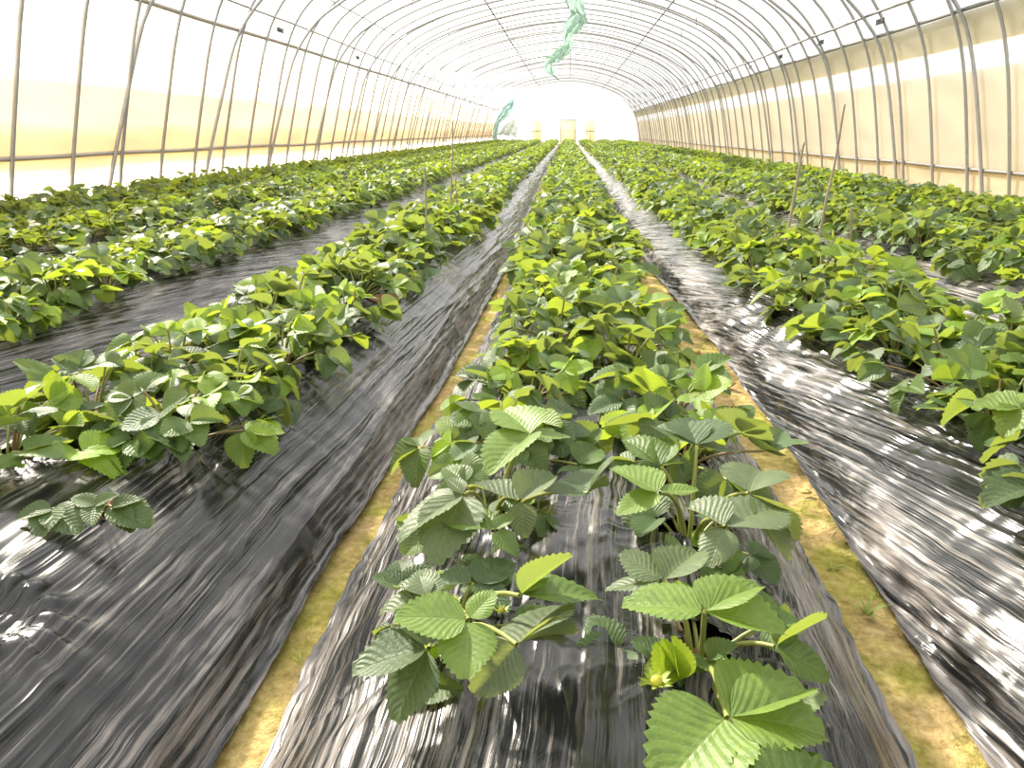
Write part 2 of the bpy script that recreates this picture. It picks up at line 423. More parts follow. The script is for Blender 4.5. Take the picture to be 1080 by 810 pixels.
# plastic mulch: one sheet per bed
for bi, b in enumerate(BEDS):
    nearbed = b['key'] in ('centre', 'L1', 'R1')
    ys = ysteps(Y0 if not nearbed else .1, Y1, .010, .0075) if nearbed else ysteps(.8, Y1, .03, .016)
    nx = 150 if nearbed else 64
    l, r = jag(b['l'], bi * 7 + 60)(ys), jag(b['r'], bi * 7 + 61)(ys)
    a = np.linspace(-1, 1, nx)
    t = np.sign(a) * (1 - (1 - np.abs(a)) ** 1.25)            # closer together down the flanks
    T, YG = np.meshgrid(t, ys)
    cx = ((l + r) / 2)[:, None]; hw = ((r - l) / 2)[:, None]
    X = cx + hw * T; Z = bed_z(T)
    # flat turned-out hem on the soil
    hem = np.clip((np.abs(T) - .90) / .08, 0, 1)
    Z = Z * (1 - hem) + .004 * hem
    dzdx = -BH * 2.5 * np.abs(T) ** 1.5 * np.sign(T) / hw
    nl = np.sqrt(1 + dzdx ** 2); NX, NZ = -dzdx / nl, 1 / nl
    S = np.cumsum(np.sqrt(np.diff(X, axis=1, prepend=X[:, :1]) ** 2 + np.diff(Z, axis=1, prepend=Z[:, :1]) ** 2), axis=1)
    S = S - S[:, nx // 2:nx // 2 + 1]
    q = S - b['shear'] * YG
    amp = np.clip(.35 + .9 * vn(S * 2.2 + 7, YG * 1.1, bi + 100), .06, 1.2)
    D = .0055 * amp * (1 - 2 * np.abs(vn(q * 17, YG * .7, bi + 110))) + .0035 * amp * (1 - 2 * np.abs(vn(q * 40, YG * 1.1, bi + 120)))
    D += .006 * vn(S * 3.1, YG * 1.1, bi + 130) + .007 * np.clip(vn(S * 5, YG * 2.3, bi + 131), 0, 1)
    # crumpled hems
    edge = np.clip((np.abs(T) - .80) / .18, 0, 1)
    D += edge * (.010 * np.abs(vn(S * 60, YG * 7, bi + 140)) + .006 * np.abs(vn(S * 25, YG * 28, bi + 141)))
    if b['key'] == 'R1':      # the sheet is bunched up on this flank about three and a half metres ahead
        g = np.exp(-((YG - 3.4) / .7) ** 2 - ((T + .72) / .35) ** 2)
        D += g * (.045 + .022 * np.abs(vn(X * 16 + YG * 9, YG * 5, 150)) * 2)
        g = np.exp(-((YG - 1.5) / .8) ** 2 - ((T + .75) / .25) ** 2)
        D += g * .010 * (1 - 2 * np.abs(vn(q * 22, YG * 2.5, 151)))
    if b['key'] == 'L1':      # a slack pocket of plastic sunk into an empty planting hole
        rr = np.sqrt((X + .90) ** 2 + (YG - 1.03) ** 2); th = np.arctan2(YG - 1.03, X + .90)
        D += -.020 * np.exp(-(rr / .055) ** 4) + .010 * np.exp(-((rr - .075) / .02) ** 2) + .007 * np.cos(13 * th + 1) * np.exp(-np.abs(rr - .08) / .08) * np.clip(rr / .05, 0, 1)
        D += .006 * (1 - 2 * np.abs(vn(X * 40, YG * 40, 171))) * np.exp(-(rr / .07) ** 2)
        g = np.exp(-((YG - 1.45) / .6) ** 2 - ((T - .93) / .12) ** 2)
        D += g * .012
    keep = np.ones((len(ys) - 1, nx - 1), bool)
    xc = (X[:-1, :-1] + X[1:, 1:]) / 2; yc = (YG[:-1, :-1] + YG[1:, 1:]) / 2
    for hi, (hx, hy) in enumerate(HOLES[b['key']]):
        if hy > 6.0 or not nearbed: continue
        for (xx, yy, mode) in ((X, YG, 0), (xc, yc, 1)):
            dx, dy = xx - hx, yy - hy; rr = np.sqrt(dx * dx + dy * dy)
            sel = rr < .4
            th = np.arctan2(dy[sel], dx[sel]); ph = hx * 40 + hy * 23
            rh = .047 + .013 * np.sin(2 * th + ph) + .008 * np.sin(5 * th + 2 * ph)
            e = (rr[sel] - rh)
            if mode == 0:
                wv = np.cos(11 * th + ph) + .7 * np.cos(19 * th + 2.3 * ph) + .5 * np.cos(29 * th + ph)
                D[sel] += .0062 * wv * np.exp(-np.clip(e, 0, 1) / .09) * np.clip(e / .02, 0, 1) + .012 * np.exp(-(e / .022) ** 2)
            else:
                kk = keep[sel]; kk[e < 0] = False; keep[sel] = kk
    G = np.stack([X + NX * D, YG, np.maximum(Z + NZ * D, .003 * hem + .002)], -1)
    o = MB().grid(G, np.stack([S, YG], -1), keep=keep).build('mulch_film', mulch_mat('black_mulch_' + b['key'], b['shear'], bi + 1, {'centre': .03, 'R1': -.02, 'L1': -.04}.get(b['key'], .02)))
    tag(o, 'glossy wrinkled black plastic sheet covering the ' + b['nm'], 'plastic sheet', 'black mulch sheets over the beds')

# ------------------------------------------------------------------ strawberry plants
def leaflet_grid(rows, cols, teeth):
    """flat leaflet: base at the origin, length 1 along +y; returns x, y, u, v and |x| fraction (rows, cols)"""
    v = np.linspace(0, 1, rows)
    wv = .47 * np.clip(np.sin(PI * np.clip(v, 0, 1) ** .82), 0, 1) ** .62
    wv[0] = .02; wv[-1] = .05
    u = np.linspace(-1, 1, cols)
    x = wv[:, None] * u[None]; y = np.repeat(v[:, None], cols, 1).copy()
    y -= .10 * np.abs(u)[None] ** 2 * np.sin(PI * v)[:, None]
    if teeth:
        s = np.where(np.arange(rows) % 2 == 1, 1.0, -.25) * (.034 if rows > 20 else .055) * np.clip((v - .12) / .15, 0, 1)
        s[-1] = 0
        x[:, 0] -= s; x[:, -1] += s; y[:, 0] += np.maximum(s, 0) * .9; y[:, -1] += np.maximum(s, 0) * .9
        y[-1, :] = 1 - .02 * (np.arange(cols) % 2)
    return x, y, np.repeat((u * .5 + .5)[None], rows, 0), np.repeat(v[:, None], cols, 1), np.abs(x)
LOD = {0: leaflet_grid(29, 11, True), 1: leaflet_grid(13, 5, True), 2: leaflet_grid(5, 3, False)}

def add_leaflet(mb, lod, base, d, n, size, tint, rg, fold=None, droop=None, wide=1.0, pleat=.0035):
    x, y, u, v, ax = LOD[lod]
    fold = rg.uniform(.05, .75) if fold is None else fold
    droop = rg.uniform(-.05, .38) if droop is None else droop
    tw = rg.uniform(-.12, .12)
    z = fold * ax - droop * y * y + tw * x * y * 1.4
    if lod < 2:
        z = z + pleat * np.cos(2 * PI * 9 * (y - .75 * ax)) * np.clip(ax * 6, 0, 1) + .02 * np.sin(5 * y + rg.uniform(0, 6)) * (x * 2)
        z = z - .10 * (ax / .47) ** 3 * rg.uniform(-.2, 1.2)
    d = unit(d); n = unit(n - d * np.dot(n, d)); s = np.cross(d, n)
    P = np.asarray(base) + size * (x[..., None] * wide * .98 * s + y[..., None] * d + z[..., None] * n)
    mb.grid(P, np.stack([u, v], -1), T=tint)

def green(rg, young=.2, warm=0.0):
    """a leaf's own colour: old leaves dull and dark, young ones light and yellowish"""
    k = rg.uniform(0, 1)
    if k < young: c = np.array([.155, .27, .022])
    elif k < .62: c = np.array([.078, .150, .030])
    else: c = np.array([.058, .115, .040])
    return c * rg.uniform(.85, 1.35) * np.array([1.14 + warm, 1.04, 1])

def rot(v, ax, a):
    ax = unit(ax); return v * math.cos(a) + np.cross(ax, v) * math.sin(a) + ax * np.dot(ax, v) * (1 - math.cos(a))

def bez(a, b, c, k):
    t = np.linspace(0, 1, k)[:, None]; return (1 - t) ** 2 * a + 2 * t * (1 - t) * b + t * t * c

def add_leaf(fol, stk, lod, root, J, d, n, size, tint, rg, side=None):
    """a stalk from the root to J and the three leaflets at its end"""
    side = rg.uniform(1.15, 1.5) if side is None else side
    L = np.linalg.norm(J - root)
    hz = unit((J - root) * np.array([1, 1, 0]) + 1e-6)
    mid = root + np.array([0, 0, max(J[2] - root[2], .02) * .75]) + hz * L * .22
    if stk is not None and lod < 2:
        stk.tube(bez(root, mid, J, 7 if lod == 0 else 4), np.linspace(.0042, .0028, 7 if lod == 0 else 4), 6 if lod == 0 else 4,
                 T=(.27, .30, .09) if rg.uniform() > .3 else (.30, .22, .10), cap=False)
    for k, a in ((0, 0.0), (1, side), (2, -side)):
        dd = rot(unit(d), n, a + rg.uniform(-.12, .12))
        dd = dd + np.array([0, 0, rg.uniform(-.45, .15)]) * (.8 if k else 1.0)
        nn = rot(n, d, (0, .35, -.35)[k] * rg.uniform(-.6, 1.2))
        add_leaflet(fol, lod, J + dd * size * .05, dd, nn, size * (1.0 if k == 0 else .93) * rg.uniform(.92, 1.06), tint * rg.uniform(.9, 1.12), rg)

def rand_plant(lod, rg, big=1.0, young=.22, nl=None):
    fol, stk, crn = MB(), MB(), MB()
    nl = nl or int(rg.integers(15, 21)); a0 = rg.uniform(0, 6.28)
    for i in range(nl):
        az = a0 + i * 2.4 + rg.uniform(-.3, .3)
        f = (i + .5) / nl                                    # 0 = old and low, 1 = young and upright
        rad = (.188 - .13 * f) * rg.uniform(.7, 1.2) * big
        hgt = (.036 + .094 * f ** .8) * rg.uniform(.7, 1.3) * big
        e = np.array([math.cos(az), math.sin(az), 0])
        root = e * .012 + np.array([0, 0, .0])
        J = e * rad + np.array([0, 0, hgt])
        tilt = rg.uniform(-.75, .35) if f < .55 else rg.uniform(-.45, .95)
        d = unit(e + np.array([0, 0, tilt]) + .25 * rg.normal(size=3))
        n = unit(np.array([0, 0, 1.0]) - e * tilt * .7 + .36 * rg.normal(size=3))
        size = rg.uniform(.066, .100) * big * (1.0 if f < .85 else .8)
        add_leaf(fol, stk, lod, root, J, d, n, size, green(rg, young * (.5 + f)), rg)
    if lod < 2: add_crown(crn, rg)
    return fol, stk, crn

def add_crown(crn, rg):
    for k in range(5):
        a = rg.uniform(0, 6.28); r = .012
        b0 = np.array([math.cos(a) * r, math.sin(a) * r, -.03]); b1 = np.array([math.cos(a) * r * 1.6, math.sin(a) * r * 1.6, rg.uniform(.008, .028)])
        crn.tube(np.array([b0, (b0 + b1) / 2, b1]), [.010, .009, .003], 6, T=(.20, .085, .035) if k % 2 else (.24, .17, .06))

def put(name_parts, root):
    for nm, mb, m in name_parts:
        if mb.n: mb.build(nm, m, root)

ORD = ['', 'first', 'second', 'third', 'fourth', 'fifth', 'sixth', 'seventh', 'eighth', 'ninth', 'tenth', 'eleventh', 'twelfth', 'thirteenth',
       'fourteenth', 'fifteenth', 'sixteenth', 'seventeenth', 'eighteenth', 'nineteenth', 'twentieth']
def ordinal(k):
    if k <= 20: return ORD[k]
    tens = {2: 'twenty', 3: 'thirty', 4: 'forty', 5: 'fifty', 6: 'sixty'}[k // 10]
    return (tens[:-1] + 'ieth') if k % 10 == 0 else tens + '-' + ORD[k % 10]

# pick the 300 that show largest
for p in plants:
    p['z'] = float(bed_z((p['x'] - (BEDS[p['bed']]['l'](p['y']) + BEDS[p['bed']]['r'](p['y'])) / 2) / ((BEDS[p['bed']]['r'](p['y']) - BEDS[p['bed']]['l'](p['y'])) / 2)))
    sx, sy, d = proj((p['x'], p['y'], p['z'] + .12))
    p['d'] = d; p['sx'] = sx; p['sy'] = sy
    mrg = 110 / max(d, .3)
    p['in'] = d > .3 and -mrg * .8 < sx < 1080 + mrg * .8 and sy < 810 + mrg
vis = sorted([p for p in plants if p['in']], key=lambda p: p['d'])
NB = 300
pick = vis[:NB]
rest = vis[NB:] + [p for p in plants if not p['in'] and p['d'] > .9 and -500 < p['sx'] < 1580 and p['sy'] < 900]
from collections import defaultdict
rows = defaultdict(list)
for p in pick: rows[(p['bed'], p['row'])].append(p)
for k, v in rows.items():
    for i, p in enumerate(sorted(v, key=lambda p: p['y'])): p['ord'] = i + 1

# --- the nearest plants, leaf by leaf as the photo shows them.  leaf: (J (px,py,z), [(tip px,py,z, size factor, roll)...], colour)
G_DK, G_MD, G_LT, G_YG, G_GR = (.065, .115, .040), (.105, .180, .030), (.165, .260, .040), (.22, .34, .022), (.125, .170, .075)
HAND = {
    ('centre', 0, 1): dict(label='low strawberry plant at near end of the centre bed, left row, small buds inside', leaves=[
        ((494, 654, .415), [(419, 648, .43, 1, 0), (491, 712, .39, 1.05, 0), (519, 624, .44, .95, 0)], G_LT),
        ((452, 684, .375), [(373, 703, .36, 1.0, .2), (414, 757, .31, 1.05, .1), (440, 640, .37, .9, .3)], G_DK),
        ((545, 680, .39), [(592, 625, .385, 1.05, -.5), (501, 729, .35, 1.0, -.6), (598, 655, .36, .8, -.7)], G_GR),
        ((452, 632, .40), [(401, 640, .39, 1.0, .2), (445, 600, .41, .9, 0), (420, 612, .40, .8, .2)], G_GR),
        ((548, 628, .42), [(600, 586, .47, .7, -1.2), (640, 615, .40, .85, -.2), (575, 600, .43, .8, 0)], G_MD),
        ((500, 615, .35), [(455, 612, .35, .95, .2), (540, 590, .36, .95, 0), (535, 640, .34, .8, 0)], G_DK)]),
    ('centre', 1, 1): dict(label='strawberry plant nearest the camera, tall leaf on a bare stalk above a star-shaped bud', leaves=[
        ((743, 646, .435), [(661, 627, .445, 1.05, .15), (797, 604, .46, .95, -.2), (826, 664, .42, 1.05, -.1)], G_LT),
        ((700, 612, .41), [(658, 582, .43, 1.05, .1), (735, 580, .41, .8, 0), (640, 612, .40, .85, .2)], G_GR),
        ((817, 682, .37), [(868, 650, .39, .8, -.9), (879, 706, .35, .9, .1), (835, 660, .38, .7, 0)], G_MD),
        ((767, 757, .38), [(869, 757, .39, 1.15, 0), (697, 822, .37, 1.15, 0), (856, 722, .37, 1.0, -.2)], G_LT),
        ((815, 880, .36), [(745, 815, .37, 1.0, 0), (925, 812, .37, 1.1, 0), (850, 785, .38, 1.1, 0)], G_MD)]),
    ('centre', 0, 2): dict(label='bushy strawberry plant with grey-green drooping leaves, second in left row of the centre bed', leaves=[
        ((489, 522, .425), [(395, 568, .38, 1.0, .3), (455, 582, .38, 1.0, .1), (472, 505, .44, .85, 0)], G_GR),
        ((548, 528, .42), [(553, 565, .37, .95, 0), (500, 512, .43, .95, .2), (583, 500, .44, .9, 0)], G_GR),
        ((560, 458, .47), [(505, 502, .44, 1.0, .2), (530, 425, .49, 1.0, 0), (600, 460, .46, 1.0, -.2)], G_LT),
        ((620, 520, .41), [(560, 515, .42, 1.15, .3), (626, 468, .43, 1.0, -.6), (637, 508, .40, .8, -.8)], G_DK),
        ((520, 560, .40), [(545, 583, .38, .85, 0), (470, 540, .41, .9, .1), (540, 545, .41, .8, 0)], G_MD)]),
    ('centre', 1, 2): dict(label='strawberry plant with rounded light leaflets, second in right row of the centre bed', leaves=[
        ((696, 520, .44), [(648, 490, .46, 1.0, .1), (652, 540, .42, .9, .1), (735, 515, .44, .8, -.2)], G_LT),
        ((697, 492, .43), [(662, 458, .46, .9, .1), (718, 486, .44, .7, 0), (700, 465, .45, .8, 0)], G_MD),
        ((765, 556, .43), [(724, 528, .44, 1.0, .1), (852, 516, .44, 1.15, -.2), (748, 592, .40, 1.0, 0)], G_GR),
        ((790, 520, .44), [(805, 478, .46, 1.0, -.1), (830, 590, .35, 1.0, -.3), (845, 560, .37, .9, -.2)], G_GR),
        ((735, 470, .45), [(690, 440, .46, 1.0, .1), (740, 425, .47, 1.1, 0), (775, 465, .43, .9, 0)], G_DK)]),
}
def hand_plant(spec, P, rg):
    fol, stk, crn = MB(), MB(), MB(); o = np.array(P)
    for J, tips, tint in spec['leaves']:
        Jw = at(*J); root = o + unit((Jw - o) * np.array([1, 1, 0])) * .012
        L = np.linalg.norm(Jw - root); hz = (Jw - root) * np.array([1, 1, 0])
        mid = root + np.array([0, 0, max(Jw[2] - root[2], .02) * .8]) + hz * .25
        stk.tube(bez(root, mid, Jw, 9) - o, np.linspace(.0048, .0032, 9), 7, T=(.30, .33, .09), cap=False)
        for (tx, ty, tz, wd, roll) in tips:
            Tw = at(tx, ty, tz); d = Tw - Jw; L = np.linalg.norm(d); d = d / L; L = min(L, .125)
            n = unit(np.array([0, -.12, 1.0])); n = unit(n - d * np.dot(n, d)); n = rot(n, d, roll)
            add_leaflet(fol, 0, Jw - o + d * .004, d, n, L, np.array(tint) * rg.uniform(.92, 1.1), rg,
                        fold=rg.uniform(.15, .6), droop=rg.uniform(.0, .28), wide=wd * .96)
    f2, s2, _ = rand_plant(0, rg, .82, .1, 9)               # the low inner leaves between them
    for q, k in ((f2, fol), (s2, stk)):
        V = np.vstack(q.V); V[:, 2] *= .72
        k.add(V, np.vstack(q.F), np.vstack(q.U), np.vstack(q.T))
    add_crown(crn, rg)
    return fol, stk, crn

def star_bud(root, P, r, rg):
    b = MB(); se = MB()
    for k in range(10):
        a = k / 10 * 2 * PI; rr = r * (1.0 if k % 2 else .78)
        e = np.array([math.cos(a), math.sin(a), 0]); s = np.array([-e[1], e[0], 0])
        q = np.array([P + e * r * .15 - s * r * .16, P + e * r * .15 + s * r * .16, P + e * rr * .6 + s * r * .13 + [0, 0, r * .25], P + e * rr * .6 - s * r * .13 + [0, 0, r * .25], P + e * rr + [0, 0, r * .42]])
        se.add(q, [[0, 1, 2, 3], [3, 2, 4, -1]], T=(.26, .36, .05))
    u = np.linspace(0, PI, 7); v = np.linspace(0, 2 * PI, 11)
    U, Vv = np.meshgrid(u, v)
    b.grid(np.stack([P[0] + r * .34 * np.sin(U) * np.cos(Vv), P[1] + r * .34 * np.sin(U) * np.sin(Vv), P[2] + r * .2 + r * .34 * np.cos(U)], -1), T=(.55, .52, .06))
    se.build('sepals', M_BUD, b.build('flower_bud', M_BUD, root))

nh = 0
V1 = [rand_plant(1, np.random.default_rng(200 + i), 1.0 + .04 * (i % 4)) for i in range(14)]
V1m = [[(nm, mb.mesh(nm), m) for nm, mb, m in zip(('foliage', 'leaf_stalks', 'crown'), v, (M_LEAF, M_STALK, M_CROWN))] for v in V1]
for v in V1m:
    for nm, me, m in v: me.materials.append(m)

def side_word(p):
    return ('left', 'right')[p['row']]

for p in sorted(pick, key=lambda p: p['d']):
    b = BEDS[p['bed']]
    rg = np.random.default_rng(int(1000 + p['bed'] * 400 + p['row'] * 170 + p['ord']))
    loc = (p['x'], p['y'], p['z'] - .022)
    key = (b['key'], p['row'], p['ord'])
    lab = 'strawberry plant, %s row of %s, %s from near end' % (side_word(p), b['short'], ordinal(p['ord']))
    if key in HAND: lab = HAND[key]['label']
    r = empty('strawberry_plant', loc, lab, 'strawberry plant', 'strawberry plants in the ' + b['nm'])
    p['obj'] = r
    if key in HAND:
        put(zip(('foliage', 'leaf_stalks', 'crown'), hand_plant(HAND[key], loc, rg), (M_LEAF, M_STALK, M_CROWN)), r)
    elif p['d'] < 3.9:
        big = 1.1 if b['key'] == 'R1' else 1.05
        put(zip(('foliage', 'leaf_stalks', 'crown'), rand_plant(0, rg, big * rg.uniform(.9, 1.12), .25), (M_LEAF, M_STALK, M_CROWN)), r)
        r.rotation_euler.z = 0
    else:
        v = V1m[int(rg.integers(0, len(V1m)))]
        r.rotation_euler.z = rg.uniform(0, 6.28); s = rg.uniform(.92, 1.18); r.scale = (s, s, s * rg.uniform(.92, 1.08))
        for nm, me, m in v:
            o = bpy.data.objects.new(nm, me); COL.objects.link(o); o.parent = r

def own(key):
    for p in pick:
        if (BEDS[p['bed']]['key'], p['row'], p['ord']) == key: return p
# buds and unfolding leaves on the nearest plants
p = own(('centre', 1, 1)); o = np.array(p['obj'].location)
P = at(692, 722, .36) - o; star_bud(p['obj'], P, .023, rng)
st = MB(); st.tube(bez(np.array([0, 0, .01]), (P * .5 + np.array([0, 0, .03])), P, 6), .0035, 6, T=(.30, .36, .07)); st.build('bud_stalk', M_STALK, p['obj'])
yl = MB(); Q0 = at(717, 716, .33) - o; Q1 = at(700, 676, .375) - o
for k in (-1, 0, 1):
    d = unit(Q1 - Q0 + np.array([k * .012, 0, 0])); add_leaflet(yl, 0, Q0, d, unit(np.array([k * .8, -1, .5])), .055, np.array(G_YG) * 1.15, rng, fold=.8, droop=.05, wide=.7)
tag(yl.build('young_leaf', M_LEAF, p['obj']), 'bright yellow-green unfolding leaf')
p = own(('centre', 0, 1)); o = np.array(p['obj'].location)
P = at(529, 645, .375) - o; star_bud(p['obj'], P, .014, rng)
P = at(480, 634, .42) - o; star_bud(p['obj'], P, .011, rng)

# small spare plant by itself on the near left bed
o = at(108, 540, .275)
rt = empty('strawberry_plant', o, 'small lone strawberry plant on the bare black plastic at the near left', 'strawberry plant', 'strawberry plants in the first bed left of the centre bed')
fol, stk, crn = MB(), MB(), MB()
for J, tips in (((55, 537, .31), [(18, 545, .31, .9), (42, 566, .29, .9), (84, 560, .29, .85)]), ((100, 533, .315), [(76, 523, .33, .9), (125, 520, .335, .8), (96, 554, .30, .8)]), ((118, 535, .31), [(160, 553, .285, .95), (150, 525, .32, .8), (140, 560, .28, .7)])):
    Jw = at(*J) - o; stk.tube(bez(np.array([0, 0, -.01]), Jw * .5 + np.array([0, 0, .02]), Jw, 6), .003, 6, T=(.24, .2, .08), cap=False)
    for tx, ty, tz, wd in tips:
        Tw = at(tx, ty, tz) - o; d = Tw - Jw
        add_leaflet(fol, 0, Jw, d, np.array([0, -.2, 1.0]), np.linalg.norm(d), np.array((.07, .125, .03)), rng, fold=.35, droop=.08, wide=wd)
add_crown(crn, rng)
put(zip(('foliage', 'leaf_stalks', 'crown'), (fol, stk, crn), (M_LEAF, M_STALK, M_CROWN)), rt)

# everything farther down the beds: past counting, one mass
V2 = [rand_plant(2, np.random.default_rng(500 + i), 1.06, .3, 15)[0] for i in range(10)]
V2 = [(np.vstack(m.V), np.vstack(m.F), np.vstack(m.U), np.vstack(m.T)) for m in V2]
far = MB()
for p in rest:
    rg = np.random.default_rng(int(p['y'] * 977) + p['bed'] * 31 + p['row'])
    if p['d'] < 5.5:
        m = V1[int(rg.integers(0, len(V1)))][0]; V, F, U, T = np.vstack(m.V), np.vstack(m.F), np.vstack(m.U), np.vstack(m.T)
    else: V, F, U, T = V2[int(rg.integers(0, len(V2)))]
    a = rg.uniform(0, 6.28); s = rg.uniform(.95, 1.2); c, sn = math.cos(a) * s, math.sin(a) * s
    W = np.stack([V[:, 0] * c - V[:, 1] * sn + p['x'], V[:, 0] * sn + V[:, 1] * c + p['y'], V[:, 2] * s + p['z'] - .01], 1)
    far.add(W, F, U, T * rg.uniform(.85, 1.2))
o = far.build('strawberry_foliage', M_LEAF)
tag(o, 'dense green strawberry foliage filling the far stretches of all the beds', 'foliage', 'strawberry foliage', 'stuff')

# ------------------------------------------------------------------ greenhouse frame
XL, XR, RIDGE = -5.75, 5.3, 4.50
def arch_pts(off=0.0, k=1.0):
    """half profile from the left foot over the ridge to the right foot"""
    right = np.array([(5.32, -.1), (5.2, .62), (5.03, 1.5), (4.9, 2.05), (4.69, 2.5), (4.45, 2.87), (4.1, 3.24), (3.55, 3.60), (3.0, 3.83), (2.2, 4.12), (1.2, 4.36), (0.0, RIDGE)])
    left = np.array([(-5.8, -.1), (-5.6, .78), (-5.38, 1.6), (-5.27, 2.05), (-5.12, 2.5), (-4.93, 2.92), (-4.65, 3.24), (-4.15, 3.55), (-3.3, 3.90), (-2.3, 4.17), (-1.2, 4.38)])
    pr = np.vstack([left, right[::-1]])
    # smooth
    t = np.concatenate([[0], np.cumsum(np.linalg.norm(np.diff(pr, axis=0), axis=1))])
    tt = np.linspace(0, t[-1], 75)
    q = np.stack([np.interp(tt, t, pr[:, 0]), np.interp(tt, t, pr[:, 1])], 1)
    for _ in range(3): q[1:-1] = .25 * q[:-2] + .5 * q[1:-1] + .25 * q[2:]
    if off:
        d = np.gradient(q, axis=0); nrm = np.stack([-d[:, 1], d[:, 0]], 1); nrm /= np.linalg.norm(nrm, axis=1)[:, None]
        q = q + nrm * off
    return q
AR = arch_pts()
ARY = 7.92
k = 0
hoops = []
y = ARY
while y < 62.3:
    mb = MB(); mb.tube(np.stack([AR[:, 0], np.full(len(AR), y), AR[:, 1]], 1), .023, 7)
    o = mb.build('greenhouse_hoop', M_STEEL)
    hoops.append((y, o)); y += 1.035
vis_h = [h for h in hoops if h[0] > 7.5]
for i, (y, o) in enumerate(hoops):
    j = i - (len(hoops) - len(vis_h)) + 1
    lab = 'slim grey steel hoop, %s of the plain hoops counted from the near end in view' % ordinal(j)
    tag(o, lab, 'greenhouse hoop', 'plain hoops of the greenhouse frame')

# trussed hoops: a second, lower chord whose legs lean, with short struts up to the roof
def chord(yb):
    q = arch_pts(-.16)
    n = len(q); h = q[:, 1]
    inner = np.clip((h - 2.3) / .9, 0, 1)
    base = AR.copy()
    pts = base * (1 - inner[:, None]) + q * inner[:, None]
    lean = .42 * np.clip(h / 2.8, 0, 1)
    skew = np.linspace(0, .95, n)
    return np.stack([pts[:, 0] * (1 - .012 * (h < 2.5) * 0), yb + lean + skew, pts[:, 1]], 1)
yb = 9.67; j = 0
while yb < 60:
    j += 1
    C = chord(yb)
    root = empty('truss_hoop', (XL, yb, 0), ('grey truss hoop, its leaning leg %s along the left wall from the near end' % ordinal(j)), 'greenhouse hoop', 'truss hoops with leaning legs')
    o3 = np.array([XL, yb, 0])
    MB().tube(C - o3, .026, 7).build('lower_chord', M_STEEL, root)
    for tx in (-3.4, -1.9, 1.8, 3.2):
        i = int(np.argmin(abs(C[:, 0] - tx) + 10 * (C[:, 1 + 1] < 2.9)))
        c = C[i]; up = np.interp(c[0], AR[:, 0], AR[:, 1])
        s = MB(); s.tube(np.array([c - o3 + [0, 0, -.05], c - o3 + [.0, .03, .06], [c[0] - o3[0], c[1] - o3[1] + .03, up - .01]]), .012, 6)
        s.build('strut', M_CLIP, root)
    yb += 2.75

def arch_at(z, left):
    h = AR[:38] if left else AR[37:][::-1]
    return float(np.interp(z, h[:30, 1], h[:30, 0]))
def runner(name, x, z, r, m, label, cat='rail', amp=.012, seed=0, y0=-2.5, y1=62.3):
    ys = np.linspace(y0, y1, 120)
    P = np.stack([x + 0 * ys, ys, z + amp * vn(ys * .6, 0 * ys, seed)], 1)
    return tag(MB().tube(P, r, 8).build(name, m), label, cat)
runner('side_rail', arch_at(.745, 1) - .03, .745, .026, M_RAIL, 'long brown-grey rail along the foot of the left wall', seed=1)
runner('side_rail', arch_at(2.5, 1) - .03, 2.50, .032, M_RAIL, 'thick brownish clamping rail high along the left wall, below the thin rail', seed=2)
runner('side_rail', arch_at(2.82, 1) + .03, 2.82, .019, M_STEEL, 'thin grey rail at the left shoulder of the roof', seed=3)
runner('side_rail', arch_at(3.33, 1) + .03, 3.33, .015, M_STEEL, 'thinnest steel line above the left shoulder rail', seed=4)
runner('side_rail', arch_at(.54, 0) + .03, .54, .022, M_DARKRAIL, 'long pale grey rail along the foot of the right wall', seed=5)
runner('side_rail', arch_at(2.41, 0) + .03, 2.41, .026, M_DARKRAIL, 'clamping rail along the top of the rolled sheet on the right wall', seed=6)
runner('side_rail', arch_at(2.68, 0) - .03, 2.68, .021, M_DARKRAIL, 'thin grey rail at the right shoulder of the roof', seed=7)
def roof_z(x): return float(np.interp(x, AR[:, 0], AR[:, 1]))
runner('roof_purlin', 2.45, roof_z(2.45) - .05, .021, M_CLIP, 'dark straight purlin under the right slope of the roof', 'purlin', seed=8)
runner('roof_purlin', -2.15, roof_z(-2.15) - .05, .021, M_CLIP, 'dark straight purlin under the left slope of the roof', 'purlin', seed=9)
runner('ridge_purlin', .05, roof_z(.05) - .04, .017, M_CLIP, 'ridge purlin along the top of the roof', 'purlin', seed=10)

# bracket plates where the trusses meet the shoulder rail
def plate(x, y, z, rotz, label):
    m = MB(); m.box((0, 0, 0), (.014, .30, .07)); m.box((0, 0, .03), (.026, .30, .012)); m.box((0, 0, -.03), (.026, .30, .012))
    o = m.build('rail_bracket', M_CLIP); o.location = (x, y, z); o.rotation_euler = (rotz, 0, 0)
    tag(o, label, 'bracket', 'grey plates clamped to the shoulder rails')
i = 0
for y in (13.2, 16.1, 19.0, 22.0):
    i += 1; plate(arch_at(2.58, 0) - .0, y, 2.57, 0, 'grey plate clamped under the right shoulder rail, %s from the near end' % ORD[i])
i = 0
for y in (14.6, 19.9):
    i += 1; plate(arch_at(2.68, 1) + .0, y, 2.68, 0, 'grey plate clamped under the left shoulder rail, %s from the near end' % ORD[i])

